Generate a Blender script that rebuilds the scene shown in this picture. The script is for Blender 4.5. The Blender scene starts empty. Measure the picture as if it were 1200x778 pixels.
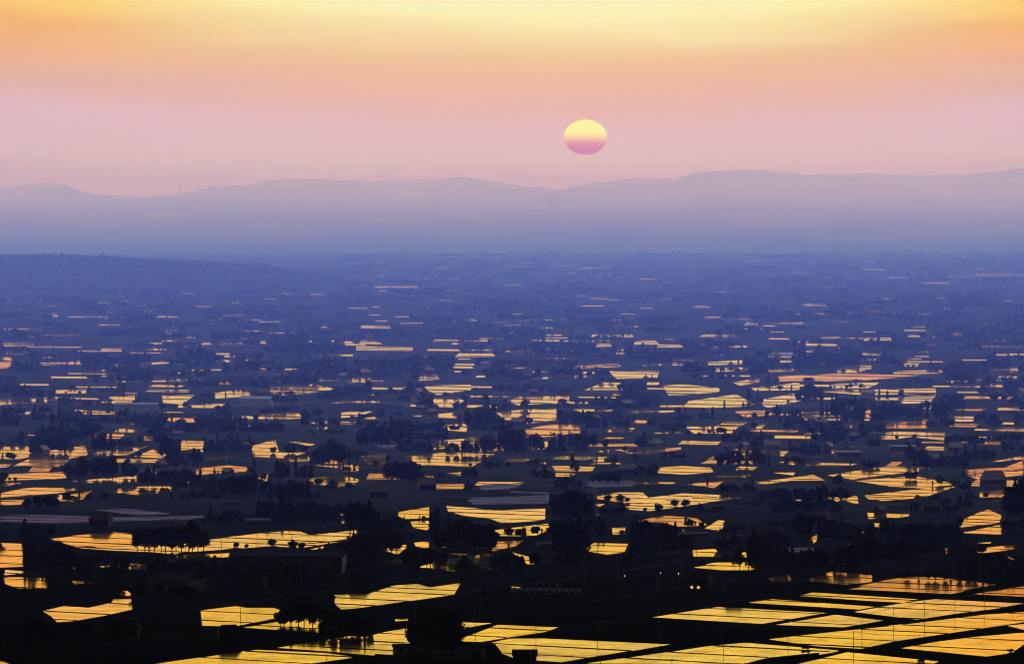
import bpy, math, random
import numpy as np
from mathutils import Vector
from mathutils.geometry import tessellate_polygon

R = math.radians
random.seed(7)
rng = np.random.default_rng(11)
sc = bpy.context.scene
COL = sc.collection

# ------------------------------------------------------------------ camera
EYE = 260.0                                   # metres above the plain, on a hillside lookout
FPX = 600.0 / math.tan(R(6.1))                # focal length in photo pixels (1200 wide)
PITCH = math.atan((389.0 - 232.0) / FPX)
cam = bpy.data.cameras.new('camera')
cam.sensor_width = 36.0
cam.lens = 18.0 / math.tan(R(6.1))
cam.clip_start, cam.clip_end = 1.0, 200000.0
camo = bpy.data.objects.new('camera', cam)
COL.objects.link(camo)
camo.location = (0, 0, EYE)
camo.rotation_euler = (math.pi / 2 - PITCH, 0, 0)
sc.camera = camo

# ------------------------------------------------------------------ world
UPPER = (2.95, 2.5, 3.35)
SUN_EL = math.atan((389.0 - 161.0) / FPX) - PITCH
SUN_AZ = math.atan((686.0 - 600.0) / FPX)     # to the right of +Y
W = bpy.data.worlds.new('World')
sc.world = W
W.use_nodes = True
nt = W.node_tree
nt.nodes.clear()
N = nt.nodes.new
L = nt.links.new


def lin(r, g, b):
    f = lambda c: (c / 255 / 12.92) if c / 255 <= 0.04045 else ((c / 255 + 0.055) / 1.055) ** 2.4
    return (f(r), f(g), f(b))


def M(op, a, b=None, c=None, clamp=False):
    n = N('ShaderNodeMath')
    n.operation = op
    n.use_clamp = clamp
    for i, v in enumerate((a, b, c)):
        if v is None:
            continue
        if isinstance(v, (int, float)):
            n.inputs[i].default_value = v
        else:
            L(v, n.inputs[i])
    return n.outputs[0]


tc = N('ShaderNodeTexCoord')
sep = N('ShaderNodeSeparateXYZ')
L(tc.outputs['Generated'], sep.inputs[0])
el = M('MULTIPLY', M('ARCSINE', sep.outputs['Z']), 180 / math.pi)          # elevation, degrees
az = M('MULTIPLY', M('ARCTAN2', sep.outputs['X'], sep.outputs['Y']), 180 / math.pi)
az = M('SUBTRACT', az, 0.4)
# thin high cloud: the colour bands wander a little, and sink towards the sides
comb = N('ShaderNodeCombineXYZ')
L(M('MULTIPLY', az, 0.16), comb.inputs[0])
L(M('MULTIPLY', el, 1.5), comb.inputs[1])
nz = N('ShaderNodeTexNoise')
nz.inputs['Scale'].default_value = 1.0
nz.inputs['Detail'].default_value = 4.0
L(comb.outputs[0], nz.inputs['Vector'])
wob = M('MULTIPLY', M('SUBTRACT', nz.outputs[0], 0.5), 0.8)
wob = M('MULTIPLY', wob, M('MULTIPLY', el, 0.7, clamp=True))
az2 = M('MULTIPLY', az, az)
side = M('MULTIPLY', M('MINIMUM', az2, 60.0), 0.0125)                          # degrees of shift
el2 = M('SUBTRACT', M('ADD', M('SUBTRACT', el, 0.17), wob), M('MULTIPLY', side, M('MULTIPLY', el, 0.5, clamp=True)))
LOWMAX = 18.0
ramp = N('ShaderNodeValToRGB')
ramp.color_ramp.interpolation = 'LINEAR'
L(M('DIVIDE', M('ADD', el2, 1.0), LOWMAX + 1.0, clamp=True), ramp.inputs[0])
SKY = [(-1.0, (0.446, 0.233, 0.158)), (0.06, (0.446, 0.233, 0.158)), (0.27, (0.577, 0.434, 0.860)), (0.5, (0.589, 0.449, 0.947)), (0.68, (0.594, 0.450, 0.848)), (0.87, (0.611, 0.414, 0.510)), (1.03, (0.630, 0.417, 0.459)), (1.28, (0.674, 0.459, 0.370)), (1.49, (0.670, 0.510, 0.390)), (1.69, (0.714, 0.675, 0.542)), (1.84, (0.747, 0.753, 0.597)), (2.0, (0.762, 0.862, 0.717)), (2.17, (0.727, 0.849, 0.820)), (2.5, (1.000, 0.580, 0.000)), (3.0, (1.120, 0.620, 0.000)), (3.6, (1.300, 0.780, 0.000)), (4.5, (1.550, 0.980, 0.020)), (5.6, (1.700, 1.220, 0.130)), (7.5, (0.900, 0.600, 0.050)), (10.0, (0.500, 0.420, 0.420)), (13.0, (0.480, 0.480, 0.850)), (18.0, (0.000, 0.000, 0.000))]
cr = ramp.color_ramp
while len(cr.elements) < len(SKY):
    cr.elements.new(0.5)
for e, (d, c) in zip(cr.elements, SKY):
    e.position = (d + 1.0) / (LOWMAX + 1.0)
for e, (d, c) in zip(cr.elements, SKY):
    e.color = (*c, 1)
face = M('ADD', M('MULTIPLY', sep.outputs['Y'], 0.5), 0.5, clamp=True)          # the glow fades away from the sunset side
face = M('POWER', face, 3.0)
bg_low = N('ShaderNodeBackground')
warm = N('ShaderNodeMix')                     # the upper corners of the glow are deeper orange
warm.data_type = 'RGBA'
warm.blend_type = 'MULTIPLY'
warm.inputs[7].default_value = (1.12, .86, .42, 1)
L(ramp.outputs[0], warm.inputs[6])
L(M('MULTIPLY', M('MULTIPLY', M('MULTIPLY', az2, az2), 0.0011, clamp=True), M('MULTIPLY', M('SUBTRACT', el, 1.45), 1.4, clamp=True)), warm.inputs[0])
L(warm.outputs[2], bg_low.inputs['Color'])
L(face, bg_low.inputs['Strength'])
sky = N('ShaderNodeTexSky')
sky.sky_type = 'NISHITA'
sky.sun_disc = False
sky.sun_elevation = SUN_EL
sky.sun_rotation = SUN_AZ
sky.altitude = 270
sky.air_density = 1.0
sky.dust_density = 2.0
sky.ozone_density = 3.0
bg_sky = N('ShaderNodeBackground')
L(sky.outputs[0], bg_sky.inputs['Color'])
bg_sky.inputs['Strength'].default_value = 0.03
# the lavender dusk sky overhead
bg_up = N('ShaderNodeBackground')
bg_up.inputs['Color'].default_value = (*UPPER, 1)
L(M('DIVIDE', M('SUBTRACT', el, 16.0), 24.0, clamp=True), bg_up.inputs['Strength'])
add = N('ShaderNodeAddShader')
L(bg_low.outputs[0], add.inputs[0])
L(bg_sky.outputs[0], add.inputs[1])
add2 = N('ShaderNodeAddShader')
L(add.outputs[0], add2.inputs[0])
L(bg_up.outputs[0], add2.inputs[1])
wout = N('ShaderNodeOutputWorld')
L(add2.outputs[0], wout.inputs['Surface'])

# ------------------------------------------------------------------ sun lamp
sl = bpy.data.lights.new('sun_lamp', 'SUN')
sl.energy = 0.0005
sl.angle = R(0.5)
sl.color = (1.0, 0.62, 0.36)
slo = bpy.data.objects.new('sun_lamp', sl)
COL.objects.link(slo)
sdir = Vector((math.sin(SUN_AZ) * math.cos(SUN_EL), math.cos(SUN_AZ) * math.cos(SUN_EL), math.sin(SUN_EL)))
slo.rotation_euler = (-sdir).to_track_quat('-Z', 'Y').to_euler()

sc.view_settings.view_transform = 'Standard'
sc.view_settings.look = 'None'
sc.view_settings.exposure = 0.0
sc.view_settings.gamma = 1.0
sc.render.engine = 'CYCLES'
sc.cycles.use_denoising = True
sc.cycles.max_bounces = 4
sc.cycles.diffuse_bounces = 1
sc.cycles.glossy_bounces = 2
sc.cycles.volume_bounces = 0
sc.cycles.sample_clamp_indirect = 4.0
sc.cycles.filter_width = 1.05

# haze: density per metre and tint (blue scatters most)
HAZE_DENSITY = 12.0e-5
HAZE_COLOR = (0.088, 0.16, 1.0)
HAZE_G = 0.35
RIDGE_D = 32000.0
SHADE_DECK_Z, SHADE_DECK_END = 780.0, 4300.0


# ------------------------------------------------------------------ helpers
def at(px, py, z=0.0):
    """Point of the plain (height z) that the photo shows at pixel px, py."""
    x, y = (px - 600.0) / FPX, (389.0 - py) / FPX
    d = Vector((x, math.cos(PITCH) + y * math.sin(PITCH), -math.sin(PITCH) + y * math.cos(PITCH)))
    t = (z - EYE) / d.z
    return Vector((d.x * t, d.y * t, z))


def elev(py):
    return math.atan((389.0 - py) / FPX) - PITCH


def mat(name, color, rough=0.8, spec=0.3, noise=None, metallic=0.0, bump=None, emit=None):
    """A Principled material; noise = (scale, other colour) mottles it, bump = (scale, strength, distance)."""
    m = bpy.data.materials.new(name)
    m.use_nodes = True
    t = m.node_tree
    b = t.nodes['Principled BSDF']
    b.inputs['Base Color'].default_value = (*color, 1)
    b.inputs['Roughness'].default_value = rough
    b.inputs['Specular IOR Level'].default_value = spec
    b.inputs['Metallic'].default_value = metallic
    if noise or bump:
        c = t.nodes.new('ShaderNodeTexCoord')
    if noise:
        n = t.nodes.new('ShaderNodeTexNoise')
        n.inputs['Scale'].default_value = noise[0]
        n.inputs['Detail'].default_value = 5
        t.links.new(c.outputs['Object'], n.inputs['Vector'])
        x = t.nodes.new('ShaderNodeMix')
        x.data_type = 'RGBA'
        x.inputs[6].default_value = (*color, 1)
        x.inputs[7].default_value = (*noise[1], 1)
        r = t.nodes.new('ShaderNodeMapRange')
        r.inputs[1].default_value, r.inputs[2].default_value = 0.35, 0.65
        t.links.new(n.outputs[0], r.inputs[0])
        t.links.new(r.outputs[0], x.inputs[0])
        t.links.new(x.outputs[2], b.inputs['Base Color'])
    if bump:
        n = t.nodes.new('ShaderNodeTexNoise')
        n.inputs['Scale'].default_value = bump[0]
        n.inputs['Detail'].default_value = 3
        t.links.new(c.outputs['Object'], n.inputs['Vector'])
        q = t.nodes.new('ShaderNodeBump')
        q.inputs['Strength'].default_value = bump[1]
        q.inputs['Distance'].default_value = bump[2]
        t.links.new(n.outputs[0], q.inputs['Height'])
        t.links.new(q.outputs[0], b.inputs['Normal'])
    if emit:
        b.inputs['Emission Color'].default_value = (*emit[0], 1)
        b.inputs['Emission Strength'].default_value = emit[1]
    return m


class MB:
    """Collects faces and links them as one mesh object."""

    def __init__(self):
        self.v, self.f = [], []

    def face(self, pts):
        b = len(self.v)
        self.v += [tuple(p) for p in pts]
        self.f.append(list(range(b, b + len(pts))))

    def box(self, x0, x1, y0, y1, z0, z1):
        b = len(self.v)
        self.v += [(x0, y0, z0), (x1, y0, z0), (x1, y1, z0), (x0, y1, z0), (x0, y0, z1), (x1, y0, z1), (x1, y1, z1), (x0, y1, z1)]
        for q in ((0, 3, 2, 1), (4, 5, 6, 7), (0, 1, 5, 4), (1, 2, 6, 5), (2, 3, 7, 6), (3, 0, 4, 7)):
            self.f.append([b + i for i in q])

    def tube(self, p, q, r0, r1, n=6):
        p, q = Vector(p), Vector(q)
        a = (q - p).normalized()
        s = a.orthogonal().normalized()
        t = a.cross(s)
        b = len(self.v)
        for c, r in ((p, r0), (q, r1)):
            for i in range(n):
                w = 2 * math.pi * i / n
                self.v.append(tuple(c + r * (math.cos(w) * s + math.sin(w) * t)))
        for i in range(n):
            j = (i + 1) % n
            self.f.append([b + i, b + j, b + n + j, b + n + i])
        self.f.append([b + i for i in range(n)][::-1])
        self.f.append([b + n + i for i in range(n)])

    def mesh(self, name, m):
        me = bpy.data.meshes.new(name)
        me.from_pydata(self.v, [], self.f)
        me.materials.append(m)
        me.update()
        return me

    def build(self, name, m, parent=None):
        return link(name, self.mesh(name, m), parent)


def link(name, data, parent=None):
    o = bpy.data.objects.new(name, data)
    COL.objects.link(o)
    o.parent = parent
    return o


def tag(o, label=None, cat=None, group=None, kind=None):
    for k, v in (('label', label), ('category', cat), ('group', group), ('kind', kind)):
        if v:
            o[k] = v
    return o


def quad_mesh(name, V, m):
    """Mesh of separate quads from an (n, 4, 3) array."""
    n = len(V)
    me = bpy.data.meshes.new(name)
    me.vertices.add(n * 4)
    me.vertices.foreach_set('co', np.asarray(V, np.float32).ravel())
    me.loops.add(n * 4)
    me.loops.foreach_set('vertex_index', np.arange(n * 4, dtype=np.int32))
    me.polygons.add(n)
    me.polygons.foreach_set('loop_start', np.arange(0, n * 4, 4, dtype=np.int32))
    me.polygons.foreach_set('loop_total', np.full(n, 4, np.int32))
    me.materials.append(m)
    me.update(calc_edges=True)
    me.validate()
    return me


# ------------------------------------------------------------------ materials
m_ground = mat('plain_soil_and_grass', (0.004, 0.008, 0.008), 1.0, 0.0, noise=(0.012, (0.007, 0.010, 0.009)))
# the dry fields: the soil tone changes from one 100 by 32 m plot to the next
_t = m_ground.node_tree
_b = _t.nodes['Principled BSDF']
_c = _t.nodes.new('ShaderNodeTexCoord')
_r = _t.nodes.new('ShaderNodeMapping')
_r.vector_type = 'POINT'
_r.inputs['Rotation'].default_value = (0, 0, math.atan(.57))
_r.inputs['Scale'].default_value = (1, 1, 1)
_t.links.new(_c.outputs['Object'], _r.inputs[0])
_q = _t.nodes.new('ShaderNodeVectorMath')
_q.operation = 'DIVIDE'
_q.inputs[1].default_value = (104, 32, 1)
_t.links.new(_r.outputs[0], _q.inputs[0])
_f = _t.nodes.new('ShaderNodeVectorMath')
_f.operation = 'FLOOR'
_t.links.new(_q.outputs[0], _f.inputs[0])
_w = _t.nodes.new('ShaderNodeTexWhiteNoise')
_w.noise_dimensions = '2D'
_t.links.new(_f.outputs[0], _w.inputs['Vector'])
_p = _t.nodes.new('ShaderNodeMath')
_p.operation = 'POWER'
_p.inputs[1].default_value = 5.0
_t.links.new(_w.outputs[0], _p.inputs[0])
_x = _t.nodes.new('ShaderNodeMix')
_x.data_type = 'RGBA'
_x.inputs[7].default_value = (.018, .021, .022, 1)
_t.links.new(_b.inputs['Base Color'].links[0].from_socket, _x.inputs[6])
_t.links.new(_p.outputs[0], _x.inputs[0])
_t.links.new(_x.outputs[2], _b.inputs['Base Color'])
m_hill = mat('forested_slope_haze_fade', (0.17, 0.125, 0.05), 1.0, 0.0, noise=(0.004, (0.21, 0.15, 0.06)))
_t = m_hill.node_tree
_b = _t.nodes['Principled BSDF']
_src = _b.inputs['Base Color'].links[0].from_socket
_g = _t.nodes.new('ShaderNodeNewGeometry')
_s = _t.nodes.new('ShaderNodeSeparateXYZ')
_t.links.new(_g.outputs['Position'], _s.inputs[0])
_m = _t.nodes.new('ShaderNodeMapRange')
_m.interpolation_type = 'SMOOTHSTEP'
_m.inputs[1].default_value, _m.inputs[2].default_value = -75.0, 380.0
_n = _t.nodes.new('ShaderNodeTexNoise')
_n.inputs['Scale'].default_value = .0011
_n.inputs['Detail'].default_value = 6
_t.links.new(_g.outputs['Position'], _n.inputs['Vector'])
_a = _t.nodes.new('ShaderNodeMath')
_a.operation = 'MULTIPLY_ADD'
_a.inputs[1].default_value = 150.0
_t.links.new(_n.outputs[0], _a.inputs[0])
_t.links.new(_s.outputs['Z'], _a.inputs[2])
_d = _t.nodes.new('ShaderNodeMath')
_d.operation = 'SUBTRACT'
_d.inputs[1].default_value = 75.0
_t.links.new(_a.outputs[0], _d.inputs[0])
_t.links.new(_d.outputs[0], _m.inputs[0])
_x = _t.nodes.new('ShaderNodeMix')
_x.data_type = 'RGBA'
_x.inputs[6].default_value = (.010, .016, .012, 1)  # haze fade painted into the slope: dark foot, paler with height
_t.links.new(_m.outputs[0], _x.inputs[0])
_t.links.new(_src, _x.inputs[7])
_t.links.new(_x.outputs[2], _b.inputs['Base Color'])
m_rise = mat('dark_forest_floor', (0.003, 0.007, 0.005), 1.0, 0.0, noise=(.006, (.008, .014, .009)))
m_bund = mat('bund_turf', (0.022, 0.030, 0.014), 1.0, 0.0)
m_water = mat('still_paddy_water', (0.016, 0.011, 0.005), 0.07, 0.5, bump=(0.03, 0.25, 0.05))
def water(name, mud, tint, rough, nscale):
    m = bpy.data.materials.new(name)
    m.use_nodes = True
    t = m.node_tree
    t.nodes.clear()
    n, l = t.nodes.new, t.links.new
    c = n('ShaderNodeTexCoord')
    z = n('ShaderNodeTexNoise')
    z.inputs['Scale'].default_value = nscale
    z.inputs['Detail'].default_value = 3
    l(c.outputs['Object'], z.inputs['Vector'])
    bp = n('ShaderNodeBump')
    bp.inputs['Strength'].default_value = .25
    bp.inputs['Distance'].default_value = .05
    l(z.outputs[0], bp.inputs['Height'])
    z2 = n('ShaderNodeTexNoise')
    z2.inputs['Scale'].default_value = .009
    z2.inputs['Detail'].default_value = 4
    l(c.outputs['Object'], z2.inputs['Vector'])
    mr = n('ShaderNodeMapRange')
    mr.inputs[1].default_value, mr.inputs[2].default_value = .38, .68
    mr.inputs[3].default_value, mr.inputs[4].default_value = rough[0], rough[1]
    l(z2.outputs[0], mr.inputs[0])
    df = n('ShaderNodeBsdfDiffuse')
    df.inputs['Color'].default_value = (*mud, 1)
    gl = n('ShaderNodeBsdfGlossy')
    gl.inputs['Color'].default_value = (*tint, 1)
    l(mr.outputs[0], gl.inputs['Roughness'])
    l(bp.outputs[0], gl.inputs['Normal'])
    fr = n('ShaderNodeFresnel')
    fr.inputs['IOR'].default_value = 1.33
    l(bp.outputs[0], fr.inputs['Normal'])
    mx_ = n('ShaderNodeMixShader')
    # mud and floating straw break the mirror here and there
    z3 = n('ShaderNodeTexNoise')
    z3.inputs['Scale'].default_value = .045
    z3.inputs['Detail'].default_value = 8
    z3.inputs['Roughness'].default_value = .65
    l(c.outputs['Object'], z3.inputs['Vector'])
    m3 = n('ShaderNodeMapRange')
    m3.inputs[1].default_value, m3.inputs[2].default_value = .42, .68
    m3.inputs[3].default_value, m3.inputs[4].default_value = 1.0, .62
    l(z3.outputs[0], m3.inputs[0])
    pr = n('ShaderNodeMath')
    pr.operation = 'MULTIPLY'
    l(fr.outputs[0], pr.inputs[0])
    l(m3.outputs[0], pr.inputs[1])
    l(pr.outputs[0], mx_.inputs[0])
    l(df.outputs[0], mx_.inputs[1])
    l(gl.outputs[0], mx_.inputs[2])
    o = n('ShaderNodeOutputMaterial')
    l(mx_.outputs[0], o.inputs['Surface'])
    return m


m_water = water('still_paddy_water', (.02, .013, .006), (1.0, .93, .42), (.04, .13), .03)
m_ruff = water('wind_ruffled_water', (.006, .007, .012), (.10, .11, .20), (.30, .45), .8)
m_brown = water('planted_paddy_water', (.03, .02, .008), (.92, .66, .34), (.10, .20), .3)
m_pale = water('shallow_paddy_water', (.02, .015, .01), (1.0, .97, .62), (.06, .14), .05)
m_seed = mat('planted_paddy_water', (0.05, 0.045, 0.02), 0.12, 0.5, noise=(0.06, (0.03, 0.05, 0.015)), bump=(0.6, 0.5, 0.05))
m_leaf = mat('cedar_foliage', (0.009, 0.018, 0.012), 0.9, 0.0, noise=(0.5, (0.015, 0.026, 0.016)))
m_bark = mat('bark', (0.06, 0.045, 0.035), 0.9, 0.1, noise=(2.0, (0.03, 0.025, 0.02)))
m_asph = mat('wet_asphalt', (0.028, 0.028, 0.03), 1.0, 0.0, noise=(0.2, (0.036, 0.036, 0.036)))

# ------------------------------------------------------------------ the haze box, the ground, the hills
XW, YB = 6500.0, 38500.0
h = MB()
h.box(-XW, XW, -400.0, YB, -1.0, 470.0)
mh = bpy.data.materials.new('evening_haze')
mh.use_nodes = True
t = mh.node_tree
t.nodes.clear()
pv = t.nodes.new('ShaderNodeVolumePrincipled')
pv.inputs['Color'].default_value = (*HAZE_COLOR, 1)
pv.inputs['Absorption Color'].default_value = (1, 1, 1, 1)
pv.inputs['Density'].default_value = HAZE_DENSITY
pv.inputs['Anisotropy'].default_value = HAZE_G
to = t.nodes.new('ShaderNodeOutputMaterial')
t.links.new(pv.outputs[0], to.inputs['Volume'])
tag(h.build('haze', mh), kind='stuff')

g = MB()
g.face([(-6400, -300, 0), (6400, -300, 0), (6400, 38000, 0), (-6400, 38000, 0)])
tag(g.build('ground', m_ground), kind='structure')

RIDGE = [(-400, 214), (-200, 211), (0, 219), (30, 217), (62, 215), (75, 217), (90, 223), (110, 228), (140, 229), (165, 231), (200, 229), (225, 225), (250, 219),
         (268, 217), (290, 217), (320, 211), (340, 209), (370, 211), (400, 211), (440, 213), (480, 210), (520, 209), (552, 208), (575, 213),
         (600, 217), (640, 221), (655, 223), (680, 218), (720, 212), (740, 210), (790, 209), (820, 203), (850, 200), (885, 199), (915, 201),
         (940, 205), (1000, 204), (1060, 205), (1130, 205), (1160, 203), (1190, 198), (1210, 198), (1400, 204), (1600, 210)]


def smooth_noise(x, y, s):
    """Cheap value noise on arrays."""
    def hsh(i, j):
        v = np.sin(i * 127.1 + j * 311.7 + s * 74.7) * 43758.5453
        return v - np.floor(v)
    i, j = np.floor(x), np.floor(y)
    fx, fy = x - i, y - j
    fx, fy = fx * fx * (3 - 2 * fx), fy * fy * (3 - 2 * fy)
    a = hsh(i, j) * (1 - fx) + hsh(i + 1, j) * fx
    b = hsh(i, j + 1) * (1 - fx) + hsh(i + 1, j + 1) * fx
    return a * (1 - fy) + b * fy - 0.5


def grid_mesh(name, X, Y, Z, m):
    n, k = X.shape
    me = bpy.data.meshes.new(name)
    co = np.stack([X, Y, Z], -1).reshape(-1, 3)
    idx = np.arange(n * k).reshape(n, k)
    q = np.stack([idx[:-1, :-1], idx[:-1, 1:], idx[1:, 1:], idx[1:, :-1]], -1).reshape(-1, 4)
    me.from_pydata(co.tolist(), [], q.tolist())
    me.materials.append(m)
    me.shade_smooth()
    me.update()
    return me


us = np.linspace(-420, 1620, 900)
rx = np.array([p[0] for p in RIDGE]); ry = np.array([p[1] for p in RIDGE])
T = np.concatenate([np.linspace(0, 1, 90), np.linspace(1.02, 1.16, 5)])
U, TT = np.meshgrid(us, T)
BASE_D = 22500.0
D = BASE_D + (RIDGE_D - BASE_D) * TT
Xm = (U - 600) / FPX * RIDGE_D * (0.5 + 0.5 * D / RIDGE_D)
ridge_y = np.interp(us, rx, ry)
ridge_h = EYE + RIDGE_D * np.tan(np.arctan((389.0 - ridge_y) / FPX) - PITCH)
ridge_h = ridge_h + 9.0 * smooth_noise(us * 0.06, us * 0, 9) + 7.0 * smooth_noise(us * 0.17, us * 0, 1) + 6.0 * smooth_noise(us * 0.45, us * 0, 2)
TC = np.clip(TT, 0, 1)
prof = TC ** 1.05
Zm = ridge_h[None, :] * prof
Zm = Zm + prof * (1 - TC) ** .6 * 210 * (smooth_noise(Xm / 900, D / 2200, 3) + 0.6 * smooth_noise(Xm / 380, D / 1100, 4))
Zm = Zm + prof * (1 - TC) * 30 * smooth_noise(Xm / 200, D / 500, 5)
Zm = np.minimum(Zm, EYE + (ridge_h[None, :] - EYE - 14) * D / RIDGE_D + 1e9 * (TT >= .985))
Zm = np.where(TT > 1, ridge_h[None, :] * (1 - (TT - 1) * 3.0), Zm)
Zm = np.maximum(Zm, 0) - 0.6 * (TT == 0)
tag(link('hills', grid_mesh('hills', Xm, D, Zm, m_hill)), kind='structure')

# the low wooded rise on the left, nearer than the hills
us2 = np.linspace(-260, 430, 200)
T2 = np.linspace(0, 1, 40)
U2, TT2 = np.meshgrid(us2, T2)
D2 = 13000 + 4500 * TT2
X2 = (U2 - 600) / FPX * D2
top_y = np.interp(us2, [-260, 0, 60, 130, 200, 260, 330, 390, 430], [300, 299, 301, 303, 306, 310, 314, 318, 320])
crest_d = 15450.0
top_h = EYE + crest_d * np.tan(np.arctan((389.0 - top_y) / FPX) - PITCH)
top_h = top_h * np.clip((430 - us2) / 120, 0, 1) * np.clip((us2 + 260) / 80, 0, 1)
p2 = np.sin(np.clip(TT2 / 0.545, 0, 1) * math.pi / 2) ** 1.6 * np.where(TT2 > 0.545, np.cos(np.clip((TT2 - .545) / .455, 0, 1) * math.pi / 2), 1)
Z2 = top_h[None, :] * p2 * (1 + .26 * smooth_noise(X2 / 160, D2 / 500, 6)) + p2 * 2 * smooth_noise(X2 / 40, D2 / 90, 7)
Z2 = np.maximum(Z2, 0) - 0.5
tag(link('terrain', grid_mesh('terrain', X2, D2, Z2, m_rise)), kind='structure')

# added, unseen cloud-like deck; it blocks sky light to keep the near fields dark
gx, gy = np.meshgrid(np.linspace(-30000, 30000, 70), np.linspace(-30000, SHADE_DECK_END, 60))
edge = np.clip((gy - SHADE_DECK_END + 3500) / 3500, 0, 1)
lump = smooth_noise(gx / 2600, gy / 2600, 21) + .5 * smooth_noise(gx / 1100, gy / 1100, 22)
lo = SHADE_DECK_Z + 80 * lump + 150 * edge ** 2
hi = SHADE_DECK_Z + 1100 + 500 * lump - 700 * edge ** 2
cm = grid_mesh('shade_deck', gx, gy, lo, mat('shade_deck_grey', (.35, .35, .4), 1.0, 0.0))
cb = grid_mesh('shade_deck_top', gx, gy, np.maximum(hi, lo + 30), cm.materials[0])
cl = MB()
cl.v = [tuple(v.co) for v in cm.vertices] + [tuple(v.co) for v in cb.vertices]
nv0 = len(cm.vertices)
cl.f = [list(p.vertices)[::-1] for p in cm.polygons] + [[nv0 + i for i in p.vertices] for p in cb.polygons]
row = 70
last = (60 - 1) * row
for i in range(row - 1):
    cl.f.append([last + i, last + i + 1, nv0 + last + i + 1, nv0 + last + i])
    cl.f.append([i + 1, i, nv0 + i, nv0 + i + 1])
for j in range(59):
    cl.f.append([j * row, (j + 1) * row, nv0 + (j + 1) * row, nv0 + j * row])
    cl.f.append([(j + 1) * row + row - 1, j * row + row - 1, nv0 + j * row + row - 1, nv0 + (j + 1) * row + row - 1])
tag(cl.build('shade_deck', cm.materials[0]), kind='structure')

# ------------------------------------------------------------------ the sun itself
DS = 80000.0
ms = bpy.data.materials.new('setting_sun_haze_ramp')
ms.use_nodes = True
t = ms.node_tree
t.nodes.clear()
em = t.nodes.new('ShaderNodeEmission')
tcs = t.nodes.new('ShaderNodeTexCoord')
sp = t.nodes.new('ShaderNodeSeparateXYZ')
t.links.new(tcs.outputs['Generated'], sp.inputs[0])
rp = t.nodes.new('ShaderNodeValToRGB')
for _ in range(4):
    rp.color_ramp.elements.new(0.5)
SUN_HAZE_RAMP = [(0.0, (.60, .12, .03)), (0.22, (.68, .17, .04)), (0.36, (.80, .32, .04)), (0.52, (1.0, .74, .06)), (0.64, (1.05, .96, .03)), (1.0, (1.05, .96, .2))]  # reddening by low haze, painted into the disc's emission from top to bottom
for e, (p, c) in zip(rp.color_ramp.elements, SUN_HAZE_RAMP):
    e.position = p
for e, (p, c) in zip(rp.color_ramp.elements, SUN_HAZE_RAMP):
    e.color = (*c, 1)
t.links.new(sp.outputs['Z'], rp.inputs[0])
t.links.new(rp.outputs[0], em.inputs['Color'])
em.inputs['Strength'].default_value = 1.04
to = t.nodes.new('ShaderNodeOutputMaterial')
t.links.new(em.outputs[0], to.inputs['Surface'])
ms.cycles.emission_sampling = 'NONE'
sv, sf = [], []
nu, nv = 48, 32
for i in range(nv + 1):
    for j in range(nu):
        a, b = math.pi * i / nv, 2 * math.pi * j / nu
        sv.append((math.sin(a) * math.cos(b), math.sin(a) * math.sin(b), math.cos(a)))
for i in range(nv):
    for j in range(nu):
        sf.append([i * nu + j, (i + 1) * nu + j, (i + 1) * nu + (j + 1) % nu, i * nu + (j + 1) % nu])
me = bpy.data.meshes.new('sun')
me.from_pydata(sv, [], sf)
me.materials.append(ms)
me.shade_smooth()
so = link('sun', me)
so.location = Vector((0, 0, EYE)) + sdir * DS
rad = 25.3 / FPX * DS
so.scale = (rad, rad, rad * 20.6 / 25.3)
tag(so, 'flattened setting sun, yellow above and pink below, hanging over the ridge', 'sun')

# ------------------------------------------------------------------ flooded paddies
A_DIR = Vector((1, -0.57, 0)).normalized()     # the long way of the fields
B_DIR = Vector((0.57, 1, 0)).normalized()
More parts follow.
